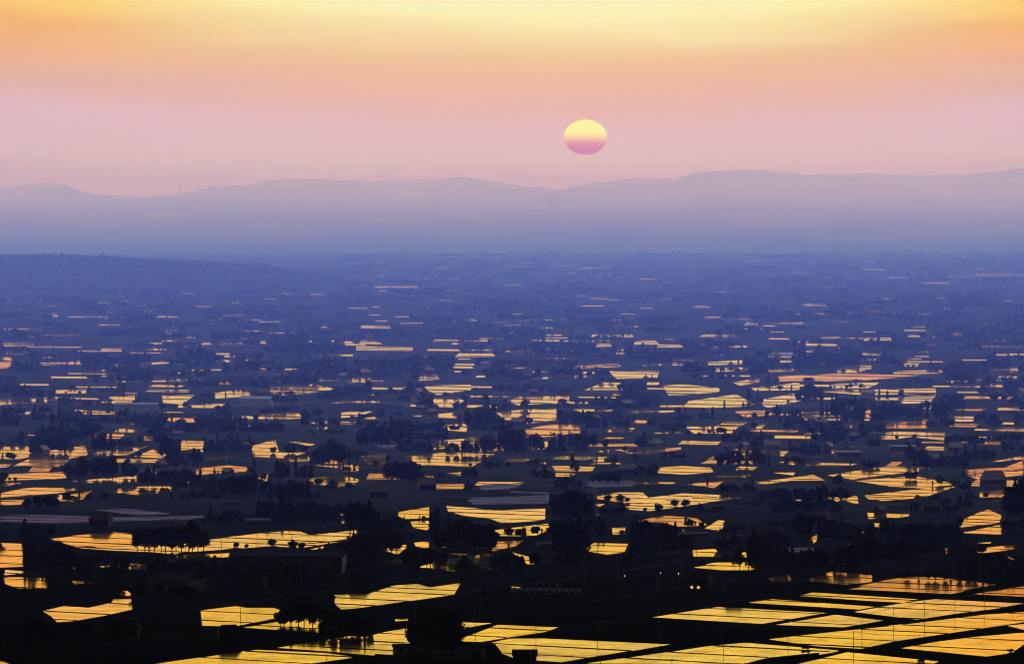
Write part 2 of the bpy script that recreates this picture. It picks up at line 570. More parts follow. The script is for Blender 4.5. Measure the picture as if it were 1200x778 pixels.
# polygons of open water as photo pixels (1200 wide), each then laid on the plain and cut into fields
NEAR = '''
0,586 31,586 25,591 0,592
68,580 102,580 97,585 74,587
53,630 104,626 127,623 160,626 198,630 204,638 90,641
90,642 206,638 209,650 180,647 130,645
0,636 26,637 27,664 0,665
113,664 160,660 173,663 170,668 150,667
195,652 239,649 239,655 225,660 196,658
3,676 55,677 55,690 20,689 3,683
84,680 112,682 86,685
137,693 154,692 153,698 139,698
50,716 74,710 104,712 131,706 133,702 154,702 155,714 124,721 84,728 67,729 60,722
0,774 12,778 0,779
200,640 241,632 266,628 348,621 363,627 419,621 419,632 353,637 276,643 205,648
200,651 269,648 287,645 268,653 236,654 215,654
320,640 353,638 419,633 419,637 396,635 353,642
353,646 380,640 378,643
390,603 404,602 408,604
398,609 405,610 406,613 400,613
235,715 276,710 289,712 320,712 330,715 336,724 320,725 274,734 237,733
285,735 342,726 381,722 383,742
325,759 376,750 411,745 439,747 439,768 383,763
180,778 299,761 383,765 419,770 350,779
467,600 484,597 503,594 503,607 476,608 467,605
481,611 503,610 503,622 484,618
523,593 553,595 578,598 639,596 639,610 588,613 575,608 543,604 525,599
578,621 645,613 650,618 627,628 578,628
442,642 476,638 476,642 466,650
485,635 515,633 527,641 502,643 487,640
525,648 550,649 542,652
578,635 614,633 604,640 576,646
436,662 466,654 476,659 446,666
487,665 527,654 578,648 578,668 553,662 535,670 512,667
600,647 626,654 626,661 618,661
390,697 431,696 461,686 489,684 504,688 540,683 532,697 425,712 400,714 393,708
600,687 611,688 608,690 599,689
463,725 478,725 478,727 463,728
400,747 430,746 448,741 465,738 479,736 480,756 461,767 400,764
539,729 576,730 540,737
533,751 583,732 654,735 640,740 600,746 565,752
563,756 596,748 640,748 787,755 750,761 690,770 660,776 605,772
687,777 783,764 829,757 873,753 984,762 902,770 870,778
763,723 841,711 969,718 895,731
685,581 755,585 728,589
728,591 830,582 868,583 790,595 763,599 738,597
697,591 712,590 702,594
698,603 708,603 704,605
692,618 704,617 698,621
717,618 733,618 732,626 718,626
743,611 778,604 816,607 830,616 793,617 778,612
797,622 813,619 808,624
826,619 842,609 860,612 864,626 846,623
684,645 695,636 736,637 732,647 712,650
759,648 796,647 786,651
806,645 838,643 846,652 813,652
813,665 836,659 877,659 886,668 846,668
861,649 877,646 877,654 860,653
927,585 955,587 945,590
971,583 1004,581 1006,590 981,588
945,633 958,626 960,631 953,637
1007,620 1017,628 1010,630
900,678 925,673 930,681 905,681
948,678 973,670 1022,674 1022,682 990,685 950,681
936,698 953,694 1075,702 1060,706 1019,704
877,706 905,702 1028,711 1009,714
991,690 1050,677 1095,676 1175,686 1136,692 1115,696
908,732 978,720 1036,727 990,735
1001,717 1052,707 1095,702 1200,707 1175,712 1120,719 1075,726
900,749 969,741 1049,733 1154,720 1200,717 1200,729 1118,741 1050,751 1010,760 958,757
1054,759 1097,752 1143,746 1200,741 1200,755 1186,765 1156,769
960,763 983,763 960,767
960,772 993,764 1100,775 1090,779 930,779
1180,733 1200,731 1200,738
968,583 1006,583 1003,589
1012,580 1082,580 1041,586 1018,585
1016,600 1066,602 1064,606 1018,608
1022,613 1036,613 1034,622 1023,621
1123,611 1148,600 1158,597 1174,604 1171,613 1125,618
1123,625 1171,615 1180,627
1187,625 1200,622 1200,628
1145,636 1162,635 1160,637
1125,645 1197,637 1189,644 1153,648
1176,650 1185,655 1190,656
1105,642 1113,642 1110,651
1140,696 1200,687 1200,699
1147,582 1185,581 1184,583
0,424 13,423 12,431 0,432
47,425 98,423 97,427 48,428
127,427 200,424 200,426 130,429
223,424 277,421 277,424 225,427
137,446 222,444 222,447 137,448
292,446 397,444 397,447 292,448
63,457 102,456 100,461 65,461
0,468 73,465 62,471 0,475
128,465 158,463 158,472 128,473
190,463 228,463 214,474 191,472
247,461 293,455 293,465 253,467
290,455 367,450 393,456 353,462 330,463
118,471 147,470 147,472 118,472
87,480 138,483 137,486 90,485
190,490 230,489 228,495 200,494
267,489 353,483 353,491 277,491
370,501 385,500 384,503 371,503
0,523 33,523 38,535 23,538 0,538
15,546 57,528 100,522 103,533 83,537 73,547
107,530 173,523 150,533 110,535
157,535 183,525 198,530 190,537
208,516 240,517 238,530 230,526 210,528
293,523 323,515 327,530 363,530 333,537 297,535
337,517 370,520 363,523
0,556 73,553 80,561 0,563
0,564 25,566 0,571
83,564 160,557 160,566 110,566
0,578 33,571 107,572 67,578 0,583
67,583 110,574 90,587 70,587
120,574 160,570 202,570 200,577 160,580 133,577
230,548 267,545 293,548 287,553 247,555 230,558
232,562 245,564 240,566
337,537 363,535 362,541 340,541
300,560 317,555 317,564 305,565
307,572 320,572 319,577
363,560 400,556 421,562 417,567 400,570 363,567
383,571 397,570 396,573
367,545 397,546 396,549
387,472 400,470 400,473
400,445 435,442 435,448 407,449
412,461 442,461 442,463 412,463
400,470 445,470 445,472 400,472
400,483 437,482 420,488 400,490
423,490 447,488 446,491 425,491
492,433 513,432 513,434 492,434
491,440 513,439 515,445 491,446
497,452 552,451 552,457 513,463 500,457
502,467 543,467 543,477 515,477
480,487 537,483 535,490 500,489
507,500 547,496 547,506 510,503
508,527 512,517 563,511 563,522 590,518 590,528 560,530 525,525
473,535 513,530 580,532 553,547 510,545 493,545
420,533 452,532 453,548 430,543
400,545 420,544 420,552 400,552
553,430 594,428 594,431 553,432
602,431 617,430 617,432 602,432
673,429 725,426 725,430 673,432
635,442 692,440 692,443 635,444
675,436 698,435 698,438 675,438
712,435 773,435 770,443 723,444
753,427 800,425 800,429 753,429
685,457 708,448 730,449 730,457
758,448 773,448 772,451 758,451
777,452 800,450 843,455 843,460 800,463 783,463
593,470 607,465 667,464 667,472 607,475
667,471 690,471 690,473 667,473
580,483 607,480 652,479 652,492 607,498 593,492
607,505 640,498 680,497 680,508 633,513
618,520 642,517 642,526 620,527
680,481 693,481 692,483 680,483
735,482 790,481 790,483 735,484
773,475 800,475 800,477 773,477
767,507 798,506 798,508 767,508
695,538 708,538 708,541 695,541
700,529 714,527 713,531
720,527 737,526 735,530
733,531 773,526 798,524 798,527 760,531
667,538 687,538 687,540
630,542 640,542 639,544
523,555 542,553 540,557
497,558 508,558 507,560
767,548 800,546 833,548 837,554 800,556 770,554
683,582 720,577 753,577 760,583 800,578 848,580 848,582 730,592 716,587
830,424 870,422 870,427 830,428
833,432 880,430 880,434 833,436
900,433 933,432 933,435 902,436
908,423 943,421 943,424 908,425
980,430 1020,427 1023,432 1000,437 982,437
1057,426 1077,425 1076,430 1057,429
1047,435 1110,433 1100,438 1047,438
1158,433 1197,431 1190,436 1160,438
858,448 890,443 890,448 867,452
912,441 1000,437 1083,440 1033,445 960,447 913,447
880,455 937,448 937,457 885,458
973,450 1033,448 1017,455 975,455
807,470 863,462 887,476 833,478 800,477
860,482 897,481 902,487 873,489
883,470 937,460 947,468 900,478
950,458 1097,455 1097,461 1013,463
1082,475 1097,475 1095,479 1082,479
1155,450 1182,452 1182,454 1155,453
1010,482 1022,480 1020,490 1012,488
1117,488 1143,488 1140,494 1120,494
927,491 1027,491 1027,493 927,492
1030,497 1087,492 1087,502 1037,502
1032,508 1053,505 1107,507 1107,516 1067,512 1047,515 1033,515
803,500 867,499 857,508 813,508
883,499 897,498 890,505
1110,511 1200,513 1200,515
967,518 977,518 976,523
857,527 878,523 876,528
912,541 935,541 930,545
906,554 932,553 930,557
805,567 848,564 837,572
885,565 953,556 967,563 927,563 893,568
970,557 1033,547 1090,548 1073,553 1000,562
1000,563 1073,558 1120,567 1093,573 1043,570
1013,580 1087,572 1120,570 1083,583 1033,587
1128,550 1177,548 1200,539 1200,550 1133,556
1150,543 1200,534 1200,538
1133,557 1200,551 1200,557 1147,562
1147,577 1180,573 1200,575 1183,583 1148,583
'''
# x0,x1,y,thickness of the thin slivers far out
FAR = '''344,366,320,1.2 130,147,347,1 113,122,348,1 209,227,344,1.2 143,162,358,2 143,152,353,1 180,193,354,1 167,180,365,1.6 229,247,359,1 316,341,344,1.8 55,73,359,1.5
60,68,369,5 80,148,371.5,1.6 172,209,371,1.8 0,20,374,2 186,194,382,2 202,212,382,1.4 174,207,391,1.2 261,286,370,1 301,329,377,1.4 80,94,392,1 236,254,381,1.2
0,38,403,6 94,63,407,1 117,142,410,4 234,252,402.5,3 254,291,403,1.8 304,318,401.5,3 354,400,400,2.4 0,13,420,4 50,68,419,2 368,413,416,2.2 489,509,289,.8 423,434,296,.7
510,577,301.5,1.2 578,588,302,1 592,607,298.5,.8 607,624,308,1.2 639,671,307,.8 679,716,314,2.2 647,669,293,.9 744,753,303,1.2 784,800,301,1.2 436,452,316,1.4 564,576,322,1.4 591,617,334,1.4
438,489,336.5,2.6 677,683,334,1 711,731,351.5,1.2 712,732,324,.8 465,517,379,1.4 422,457,383,3.6 550,558,375,2 591,611,381,1.5 631,651,384,2.5 718,756,383,1.8 691,741,393.5,3 617,657,399,1.6
657,718,399.5,1.6 741,771,401.5,4.5 770,800,405.5,3.5 507,574,399,3 417,484,408.5,5 420,447,401.5,3.6 533,580,416,4.5 698,718,405,4 400,413,401,2 682,726,428.5,2 800,825,302,1 854,882,301,1
1017,1047,286,.8 940,956,309,1.4 1009,1039,316,2 1041,1064,325,2.2 1091,1118,313,1 1141,1200,322,4 1140,1160,316,1 1078,1113,332,1.4 1106,1140,324,1.2 981,1014,335,.8 940,967,357.5,2.6 1022,1034,365,2.2 812,832,359.5,2 825,844,372,1
872,887,379,4 900,945,378.5,3 893,909,382,1.4 820,868,393.5,2.8 960,986,396,2 944,982,404,2.6 1012,1046,397.5,4 1064,1096,394,2.2 1069,1093,383,1.4 1113,1148,380.5,1.6 1113,1129,392,3 852,877,406,2
989,1000,416,2 1009,1033,415,2.6 813,828,416,1.4 1077,1089,412,3 1124,1161,422,1.2 1130,1181,399,1.4 830,850,416,1.6 400,430,404,2 836,870,425,3 560,590,397,1.4 640,660,393,1.2 900,925,397,1.4 1150,1200,406,1 300,340,390,.8 20,50,386,.8'''
RUFF = '''0,604 60,603 120,605 120,612 60,613 0,611
109,597 150,596 205,602 160,604
563,568 617,565 600,573 563,574
687,565 743,563 743,570 690,571
597,575 643,577 643,579 598,577
545,584 643,580 645,590 555,591
921,642 958,641 955,647 925,647
441,521 467,521 467,525 443,526
120,606 240,604 236,608 130,611'''
SEED = '''55,668 95,663 93,665 60,669
0,667 37,670 8,674 0,673
1053,465 1097,463 1090,472 1057,473
0,544 14,543 10,547 0,548
1040,733 1060,731 1052,735'''


def parse(s):
    return [[tuple(float(q) for q in p.split(',')) for p in ln.split()] for ln in s.strip().splitlines()]


def cut(poly, c, lo, hi):
    """Clip a convex polygon to lo <= c(p) <= hi."""
    for s, k in ((1, lo), (-1, -hi)):
        out = []
        for i, p in enumerate(poly):
            q = poly[(i + 1) % len(poly)]
            a, b = s * c(p) - k, s * c(q) - k
            if a >= 0:
                out.append(p)
            if (a >= 0) != (b >= 0):
                out.append(p.lerp(q, a / (a - b)))
        poly = out
        if len(poly) < 3:
            return []
    return poly


cv = lambda p: p.dot(B_DIR)
cu = lambda p: p.dot(A_DIR)
bund = MB()
WATER_Z = 0.15


def inside(x, y, poly):
    c = False
    for i in range(len(poly)):
        (x1, y1), (x2, y2) = poly[i], poly[i - 1]
        if (y1 > y) != (y2 > y) and x < (x2 - x1) * (y - y1) / (y2 - y1) + x1:
            c = not c
    return c


BOX = []


def wet(x, y, pad=0):
    for x0, x1, y0, y1, q in BOX:
        if x0 - pad <= x <= x1 + pad and y0 - pad <= y <= y1 + pad and (pad or inside(x, y, q)):
            return True
    return False


def paddy(px_poly, m, width=32.0, step=1.0):
    pts = [at(x, y) for x, y in px_poly]
    q = px_poly
    BOX.append((min(p[0] for p in q), max(p[0] for p in q), min(p[1] for p in q), max(p[1] for p in q), q))
    mb = MB()
    v0, v1 = min(cv(p) for p in pts), max(cv(p) for p in pts)
    near = sum(p.y for p in pts) / len(pts) < 5200
    cuts = [v0 - random.uniform(0, width)]
    while cuts[-1] < v1:
        cuts.append(cuts[-1] + width * (random.uniform(.7, 1.25) if near else random.uniform(1.3, 3.0)))
    bh = (.35, .48) if near else (.6, .95)
    gap = .5 if near else 1.6
    up = Vector((0, 0, 1))
    tris = [[pts[i] for i in t_] for t_ in tessellate_polygon([pts])]
    ends = []
    for a, b in zip(cuts, cuts[1:]):
        us_ = [cu(p) for tp in tris for p in cut(tp, cv, a, b)]
        if not us_:
            ends.append((0, 0))
            continue
        span = max(us_) - min(us_)
        k = step * min(span * .09, 40.0)
        ends.append((min(us_) + random.uniform(0, k), max(us_) - random.uniform(0, k)))
    for tp in tris:
        for k in range(len(cuts) - 1):
            a, b = cuts[k], cuts[k + 1]
            lo_, hi_ = ends[k]
            q = cut(tp, cv, a + gap, b - gap)
            q = q and cut(q, cu, lo_, hi_)
            if q:
                # fields differ a little in level: each stands a few centimetres above or below the next
                dz = WATER_Z + 0.04 * math.sin(k * 2.3 + cuts[0])
                n = (q[1] - q[0]).cross(q[2] - q[0]).z
                q = q if n > 0 else q[::-1]
                mb.face([(p.x, p.y, dz) for p in q])
            e = cut(tp, cv, a - 0.45, a + 0.45)
            if e:
                n = (e[1] - e[0]).cross(e[2] - e[0]).z
                e = e if n > 0 else e[::-1]
                zt = random.uniform(*bh)
                bund.face([(p.x, p.y, zt) for p in e])
                for i, p in enumerate(e):
                    r = e[(i + 1) % len(e)]
                    if (r - p).length > 3.0:
                        bund.face([(p.x, p.y, 0), (r.x, r.y, 0), (r.x, r.y, zt), (p.x, p.y, zt)])
    if mb.f:
        tag(mb.build('paddy_water', m), kind='structure')


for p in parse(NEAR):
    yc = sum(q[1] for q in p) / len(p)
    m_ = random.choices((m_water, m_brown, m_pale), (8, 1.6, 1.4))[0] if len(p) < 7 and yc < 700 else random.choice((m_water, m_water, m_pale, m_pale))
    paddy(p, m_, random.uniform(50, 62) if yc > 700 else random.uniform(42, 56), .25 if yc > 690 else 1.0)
for item in FAR.split():
    x0, x1, y, th = [float(q) for q in item.split(',')]
    sl_ = random.uniform(-.5, .7)
    k = random.uniform(0, 6)
    w2 = th * random.uniform(.85, 1.0) / 2
    paddy([(x0 + k, y - w2 - sl_ * .5), (x1 - random.uniform(0, 4), y - w2 + sl_ * .5), (x1 + k * .4, y + w2 + sl_ * .5), (x0, y + w2 - sl_ * .5)], m_water, 40)
for i in range(330):                               # countless thin slivers towards the foot of the hills
    y = 296 + 190 * random.random() ** 0.8
    x = random.uniform(0, 1195)
    if y < 350 and x < 420 and random.random() < .8:
        continue
    wd = random.uniform(5, 26) * (1 + max(0, y - 380) / 60)
    if wet(x + wd / 2, y, 2):
        continue
    th = .35 if y < 380 else random.uniform(.35, .6 + (y - 380) / 90)
    paddy([(x, y - th), (x + wd, y - th + wd * .01), (x + wd + 2, y + th + wd * .01), (x - 1, y + th)], m_water, 60, .4)
for i in range(190):                               # narrower fields that fill the gaps of the middle distance
    y = random.uniform(432, 572)
    x = random.uniform(0, 1180)
    wd = random.uniform(18, 70)
    th = random.uniform(.8, 1.2 + (y - 430) / 55)
    if wet(x, y, 2) or wet(x + wd, y, 2) or wet(x + wd / 2, y, 2):
        continue
    k = random.uniform(2, 9)
    paddy([(x + k, y - th), (x + wd, y - th + wd * .012), (x + wd - k, y + th + wd * .012), (x, y + th)], random.choice((m_water, m_water, m_brown)), 30, .6)
for p in parse(RUFF):
    paddy(p, m_ruff, 32)
for p in parse(SEED):
    paddy(p, m_seed, 30)
tag(bund.build('paddy_bunds', m_bund), kind='structure')

# roads between the field blocks, along the short way of the fields
for (px, py, ln, wd) in ((1010, 730, 900, 6), (600, 746, 700, 5), (290, 643, 700, 5), (290, 730, 420, 5), (905, 622, 2600, 7), (640, 712, 500, 5)):
    c = at(px, py)
    s = A_DIR * wd / 2
    e = B_DIR * ln / 2
    r = MB()
    r.face([(p.x, p.y, 0.06) for p in (c - s - e, c + s - e, c + s + e, c - s + e)])
    for k in (-1, 1):                              # raised verge on both sides
        q = s * (1.0 + 0.06) * k
        w = s.normalized() * 0.5 * k
        a, b = c + q - e, c + q + e
        r.face([(p.x, p.y, 0.16) for p in ((a, a + w, b + w, b) if k > 0 else (a + w, a, b, b + w))])
    tag(r.build('road', m_asph), kind='structure')

# ------------------------------------------------------------------ trees


def crown_quads(kind, height, rad, n, leaf, seed):
    r = np.random.default_rng(seed)
    if kind == 'cedar':
        t = r.random(n) ** 0.75
        z = height * (0.10 + 0.90 * t)
        whorl = 0.72 + 0.28 * np.sin(t * 26 + r.random() * 6) + 0.15 * np.sin(t * 9 + 1)
        rr = rad * np.clip((1 - t) ** 0.75, 0.05, 1) * np.minimum(1, t / 0.12 + 0.45) * whorl * np.sqrt(0.15 + 0.85 * r.random(n))
        a = r.random(n) * 2 * np.pi
        c = np.stack([rr * np.cos(a), rr * np.sin(a), z], -1)
    else:
        m = 16 if kind == 'broadleaf' else 8
        d = r.normal(size=(m, 3))
        d /= np.linalg.norm(d, axis=1)[:, None]
        lo = 0.07 if kind == 'broadleaf' else 0.02
        half = height * (1 - lo) / 2
        cc = d * np.array([rad, rad, half]) * (0.35 + 0.35 * r.random(m))[:, None] + np.array([0, 0, height * lo + half])
        which = r.integers(0, m, n)
        g = r.normal(size=(n, 3))
        g /= np.linalg.norm(g, axis=1)[:, None]
        g *= (r.random(n) ** 0.4)[:, None]
        c = cc[which] + g * np.array([rad * 0.42, rad * 0.42, half * 0.36]) * (0.7 + 0.6 * r.random(m))[which][:, None]
        c[:, 2] = np.maximum(c[:, 2], leaf * 0.4)
    u = r.normal(size=(n, 3)); u /= np.linalg.norm(u, axis=1)[:, None]
    v = np.cross(u, r.normal(size=(n, 3))); v /= np.linalg.norm(v, axis=1)[:, None]
    s = (leaf * (0.6 + 0.7 * r.random(n)))[:, None] / 2
    u, v = u * s, v * s * 0.8
    return np.stack([c - u - v, c + u - v, c + u + v, c - u + v], 1)


def trunk_mesh(kind, height, rad):
    mb = MB()
    if kind == 'cedar':
        mb.tube((0, 0, -0.2), (0.1, 0, height * .5), .32, .2)
        mb.tube((0.1, 0, height * .5), (0, 0.05, height * .95), .2, .05)
    else:
        k = .30 if kind == 'broadleaf' else .12
        mb.tube((0, 0, -0.2), (0.1, 0.1, height * .42), k, k * .7)
        for i in range(6):
            a = i * 1.05
            mb.tube((0.1, 0.1, height * (.28 + .02 * i)), (rad * .6 * math.cos(a), rad * .6 * math.sin(a), height * (.6 + .04 * (i % 3))), k * .5, k * .15)
    return mb.mesh('trunk', m_bark)


SIZE = {'cedar': (17.0, 2.9), 'broadleaf': (12.0, 5.0), 'shrub': (3.4, 2.6)}
VAR = {}
for kind, n, leaf, nvar in (('cedar', 1100, .85, 4), ('broadleaf', 1700, .85, 6), ('shrub', 300, .6, 2)):
    hh, rr = SIZE[kind]
    VAR[kind] = [(quad_mesh('crown', crown_quads(kind, hh * random.uniform(.9, 1.1), rr * random.uniform(.85, 1.15), n, leaf, 100 + i * 7 + len(kind)), m_leaf),
                  trunk_mesh(kind, hh, rr)) for i in range(nvar)]

NAME = {'cedar': 'cedar_tree', 'broadleaf': 'broadleaf_tree', 'shrub': 'shrub'}
WORD = {'cedar': 'dark pointed cedar', 'broadleaf': 'dark rounded tree', 'shrub': 'low dark shrub'}
N_TREES = [0]


def tree(kind, p, height, place, wide=1.0):
    hh, rr = SIZE[kind]
    crown, trunk = random.choice(VAR[kind])
    o = link(NAME[kind], None)
    o.location = (p.x, p.y, 0)
    o.rotation_euler = (0, 0, random.uniform(0, 6.28))
    s = height / hh
    w = s * wide * random.uniform(.9, 1.15)
    o.scale = (w, w, s)
    tag(o, '%s %s' % (WORD[kind], place), 'shrub' if kind == 'shrub' else 'tree', '%s trees %s' % (kind, place))
    link('crown', crown, o)
    link('trunk', trunk, o)
    N_TREES[0] += 1


# place, x0, x1, base y, tallest in pixels, mix (c cedar, b broadleaf, s shrub), number
GROVES = [
    ('in the domed grove by the left edge above gold paddies', 34, 80, 530, 27, 'bbb', 5),
    ('in the long humped grove above the far left gold strips', 76, 158, 560, 30, 'bbbb', 8),
    ('in the spiky row behind the long humped grove at left', 103, 132, 529, 24, 'ccb', 5),
    ('in the thicket right of the long humped grove', 161, 200, 570, 26, 'bbc', 5),
    ('in the taller clump further right of the long humped grove', 200, 236, 572, 27, 'bcb', 5),
    ('in the tall narrow stand beside the dull orange paddy at left', 187, 208, 536, 32, 'cb', 4),
    ('in the low clump at far left below the gold strips', 27, 70, 597, 20, 'bb', 4),
    ('in the dark mound between two gold paddies left of centre', 236, 312, 582, 28, 'bbb', 8),
    ('in the tall grove with a spire left of centre', 313, 364, 588, 28, 'bbcb', 7),
    ('in the spires rising behind the tall grove left of centre', 318, 366, 563, 26, 'cbc', 6),
    ('in the grove above and right of that spired one', 365, 412, 546, 30, 'bbc', 6),
    ('in the small tuft among orange paddies left of centre', 318, 362, 531, 14, 'bb', 4),
    ('in the black grove left of the twin gold blocks at centre', 404, 438, 657, 38, 'bcbb', 7),
    ('in the tall row standing behind the black grove at centre left', 406, 440, 625, 44, 'cbcb', 6),
    ('on the right flank of the tall black grove at centre left', 434, 466, 648, 40, 'bcb', 6),
    ('in the ragged grove above the centre left paddies', 449, 492, 566, 28, 'bcb', 6),
    ('in the lens shaped grove inside the orange paddy at centre', 522, 570, 533, 17, 'bbb', 6),
    ('in the big blue black grove left of the centre paddies', 417, 482, 524, 34, 'bcb', 8),
    ('in the upright grove beside the small bright paddy at centre', 545, 582, 503, 30, 'bcb', 5),
    ('in the wavy grove right of the orange paddy at centre', 566, 640, 531, 30, 'bbcb', 9),
    ('in the flat topped grove below the bright block right of centre', 645, 712, 526, 20, 'bbb', 7),
    ('in the dark stand beside the big gold blocks at mid right', 648, 688, 650, 42, 'cbcbc', 8),
    ('in the lofty stand behind the dark one at mid right', 650, 690, 606, 34, 'bcbbb', 7),
    ('in the topmost tier of the mid right stand', 646, 682, 574, 18, 'bbb', 5),
    ('in the round wood between the gold blocks at lower centre', 512, 580, 646, 42, 'bbcb', 10),
    ('in the pair of spires at the edge of the round wood', 503, 517, 628, 36, 'cc', 4),
    ('in the mound below the round wood at lower centre', 471, 524, 665, 26, 'bbb', 7),
    ('in the peaked top of the mound below the round wood', 478, 486, 655, 24, 'c', 2),
    ('in the little dark clump right of the mound at lower centre', 535, 554, 672, 20, 'bb', 3),
    ('in the dome at the right end of the lower centre paddies', 576, 616, 669, 24, 'bbb', 5),
    ('in the broad grove cutting the long gold strip at left', 156, 206, 646, 34, 'bbcb', 7),
    ('in the high grove at the head of the left gold block', 205, 240, 646, 42, 'bcb', 6),
    ('in the gappy row at far left with gold showing between stems', 27, 40, 665, 36, 'cc', 5),
    ('in the grove right of the gappy row at far left', 40, 86, 663, 28, 'bcb', 7),
    ('in the low hedge below the long gold strip at left', 85, 172, 662, 15, 'bsb', 8),
    ('in the bumpy clump left of the big warehouse', 172, 240, 672, 18, 'bbs', 7),
    ('in the wide black wood above the lower left gold block', 322, 384, 734, 32, 'bbcb', 8),
    ('in the clump over the bright strips at lower left', 376, 440, 744, 30, 'bbc', 7),
    ('in the great black stand above the bottom centre roof', 480, 540, 758, 50, 'bcbb', 10),
    ('in the short bushy row on top of the right gold block', 690, 732, 566, 18, 'bbs', 5),
    ('in the dark wood right of the small gold squares', 737, 795, 642, 32, 'bcb', 8),
    ('in the long tree line above the right hand gold belt', 838, 905, 548, 26, 'bcb', 8),
    ('in the hedge running under the right hand gold belt', 886, 1000, 586, 18, 'bsbb', 11),
    ('in the spiky cedar row at right among the orange fields', 960, 1012, 491, 30, 'cccb', 8),
    ('in the shorter spiky row right of the main cedar row', 1022, 1056, 491, 24, 'ccb', 5),
    ('in the tuft on the edge of the long orange field at right', 932, 966, 471, 24, 'bcb', 5),
    ('in the grove at the far right below the orange fields', 1066, 1116, 492, 24, 'bbc', 6),
    ('on the bund crossing the right hand gold belt', 1060, 1074, 562, 14, 'bs', 3),
    ('in the dark corner wood at the right edge', 1182, 1206, 607, 54, 'bcb', 5),
    ('in the black wood above the bottom right fields', 1062, 1196, 680, 20, 'bcbb', 14),
    ('in the black wood at the left end of the bottom right fields', 866, 932, 668, 34, 'bcb', 8),
    ('in the ridge of trees below the right hand gold belt', 1060, 1125, 640, 32, 'bbcb', 8),
    ('on the thin bund in the bottom right paddies', 941, 949, 761, 6, 's', 2),
    ('at the bottom edge of the bottom right paddies', 1076, 1084, 776, 5, 's', 3),
    ('at the right end of the bottom right paddies', 1178, 1198, 764, 6, 's', 3),
    ('between the greenhouse tunnels and the bright strips', 560, 600, 700, 12, 'bs', 4),
]
GROVES += [
    ('in the solid black wood under the hedge of the gold belt', 900, 985, 628, 26, 'bbcb', 9),
    ('in the black wood below the blank strip at right', 1000, 1070, 660, 24, 'bbcb', 8),
    ('in the crowded wood between the right hand gold scraps', 925, 1010, 668, 30, 'bcbb', 9),
    ('in the far right black wood above the long bottom fields', 1120, 1200, 668, 22, 'bbc', 7),
    ('in the low wood at the bottom left corner', 2, 62, 752, 34, 'bbcb', 6),
    ('in the thin screen under the stepped gold block at lower left', 70, 170, 742, 18, 'bbs', 7),
    ('in the dark screen before the big warehouse', 250, 330, 690, 16, 'bbs', 7),
]
TREEP = []
for place, x0, x1, yb, hpx, mix, n in GROVES:
    d = at(600, yb).y
    mpp = d / FPX                                  # metres per photo pixel there
    for i in range(n):
        f = (i + 0.5 + random.uniform(-.35, .35)) / n
        x = x0 + (x1 - x0) * f
        k = mix[i % len(mix)]
        kind = {'c': 'cedar', 'b': 'broadleaf', 's': 'shrub'}[k]
        p = at(x, yb) + Vector((0, random.uniform(0, 16) if n > 3 else random.uniform(0, 4), 0))
        prof_ = 0.62 + 0.38 * math.sin(math.pi * min(max(f, .06), .94)) if k == 'b' else random.uniform(.75, 1.0)
        hm = hpx * mpp * prof_ * random.uniform(.85, 1.05)
        # a crown wide enough to close the row
        gap = (x1 - x0) * mpp / n
        wide = 1.0
        if kind == 'broadleaf':
            wide = min(max(gap * 1.15 / (2 * 5.0 * hm / 12.0), .8), 2.2)
        tree(kind, p, hm, place, wide)
        TREEP.append((x, yb))

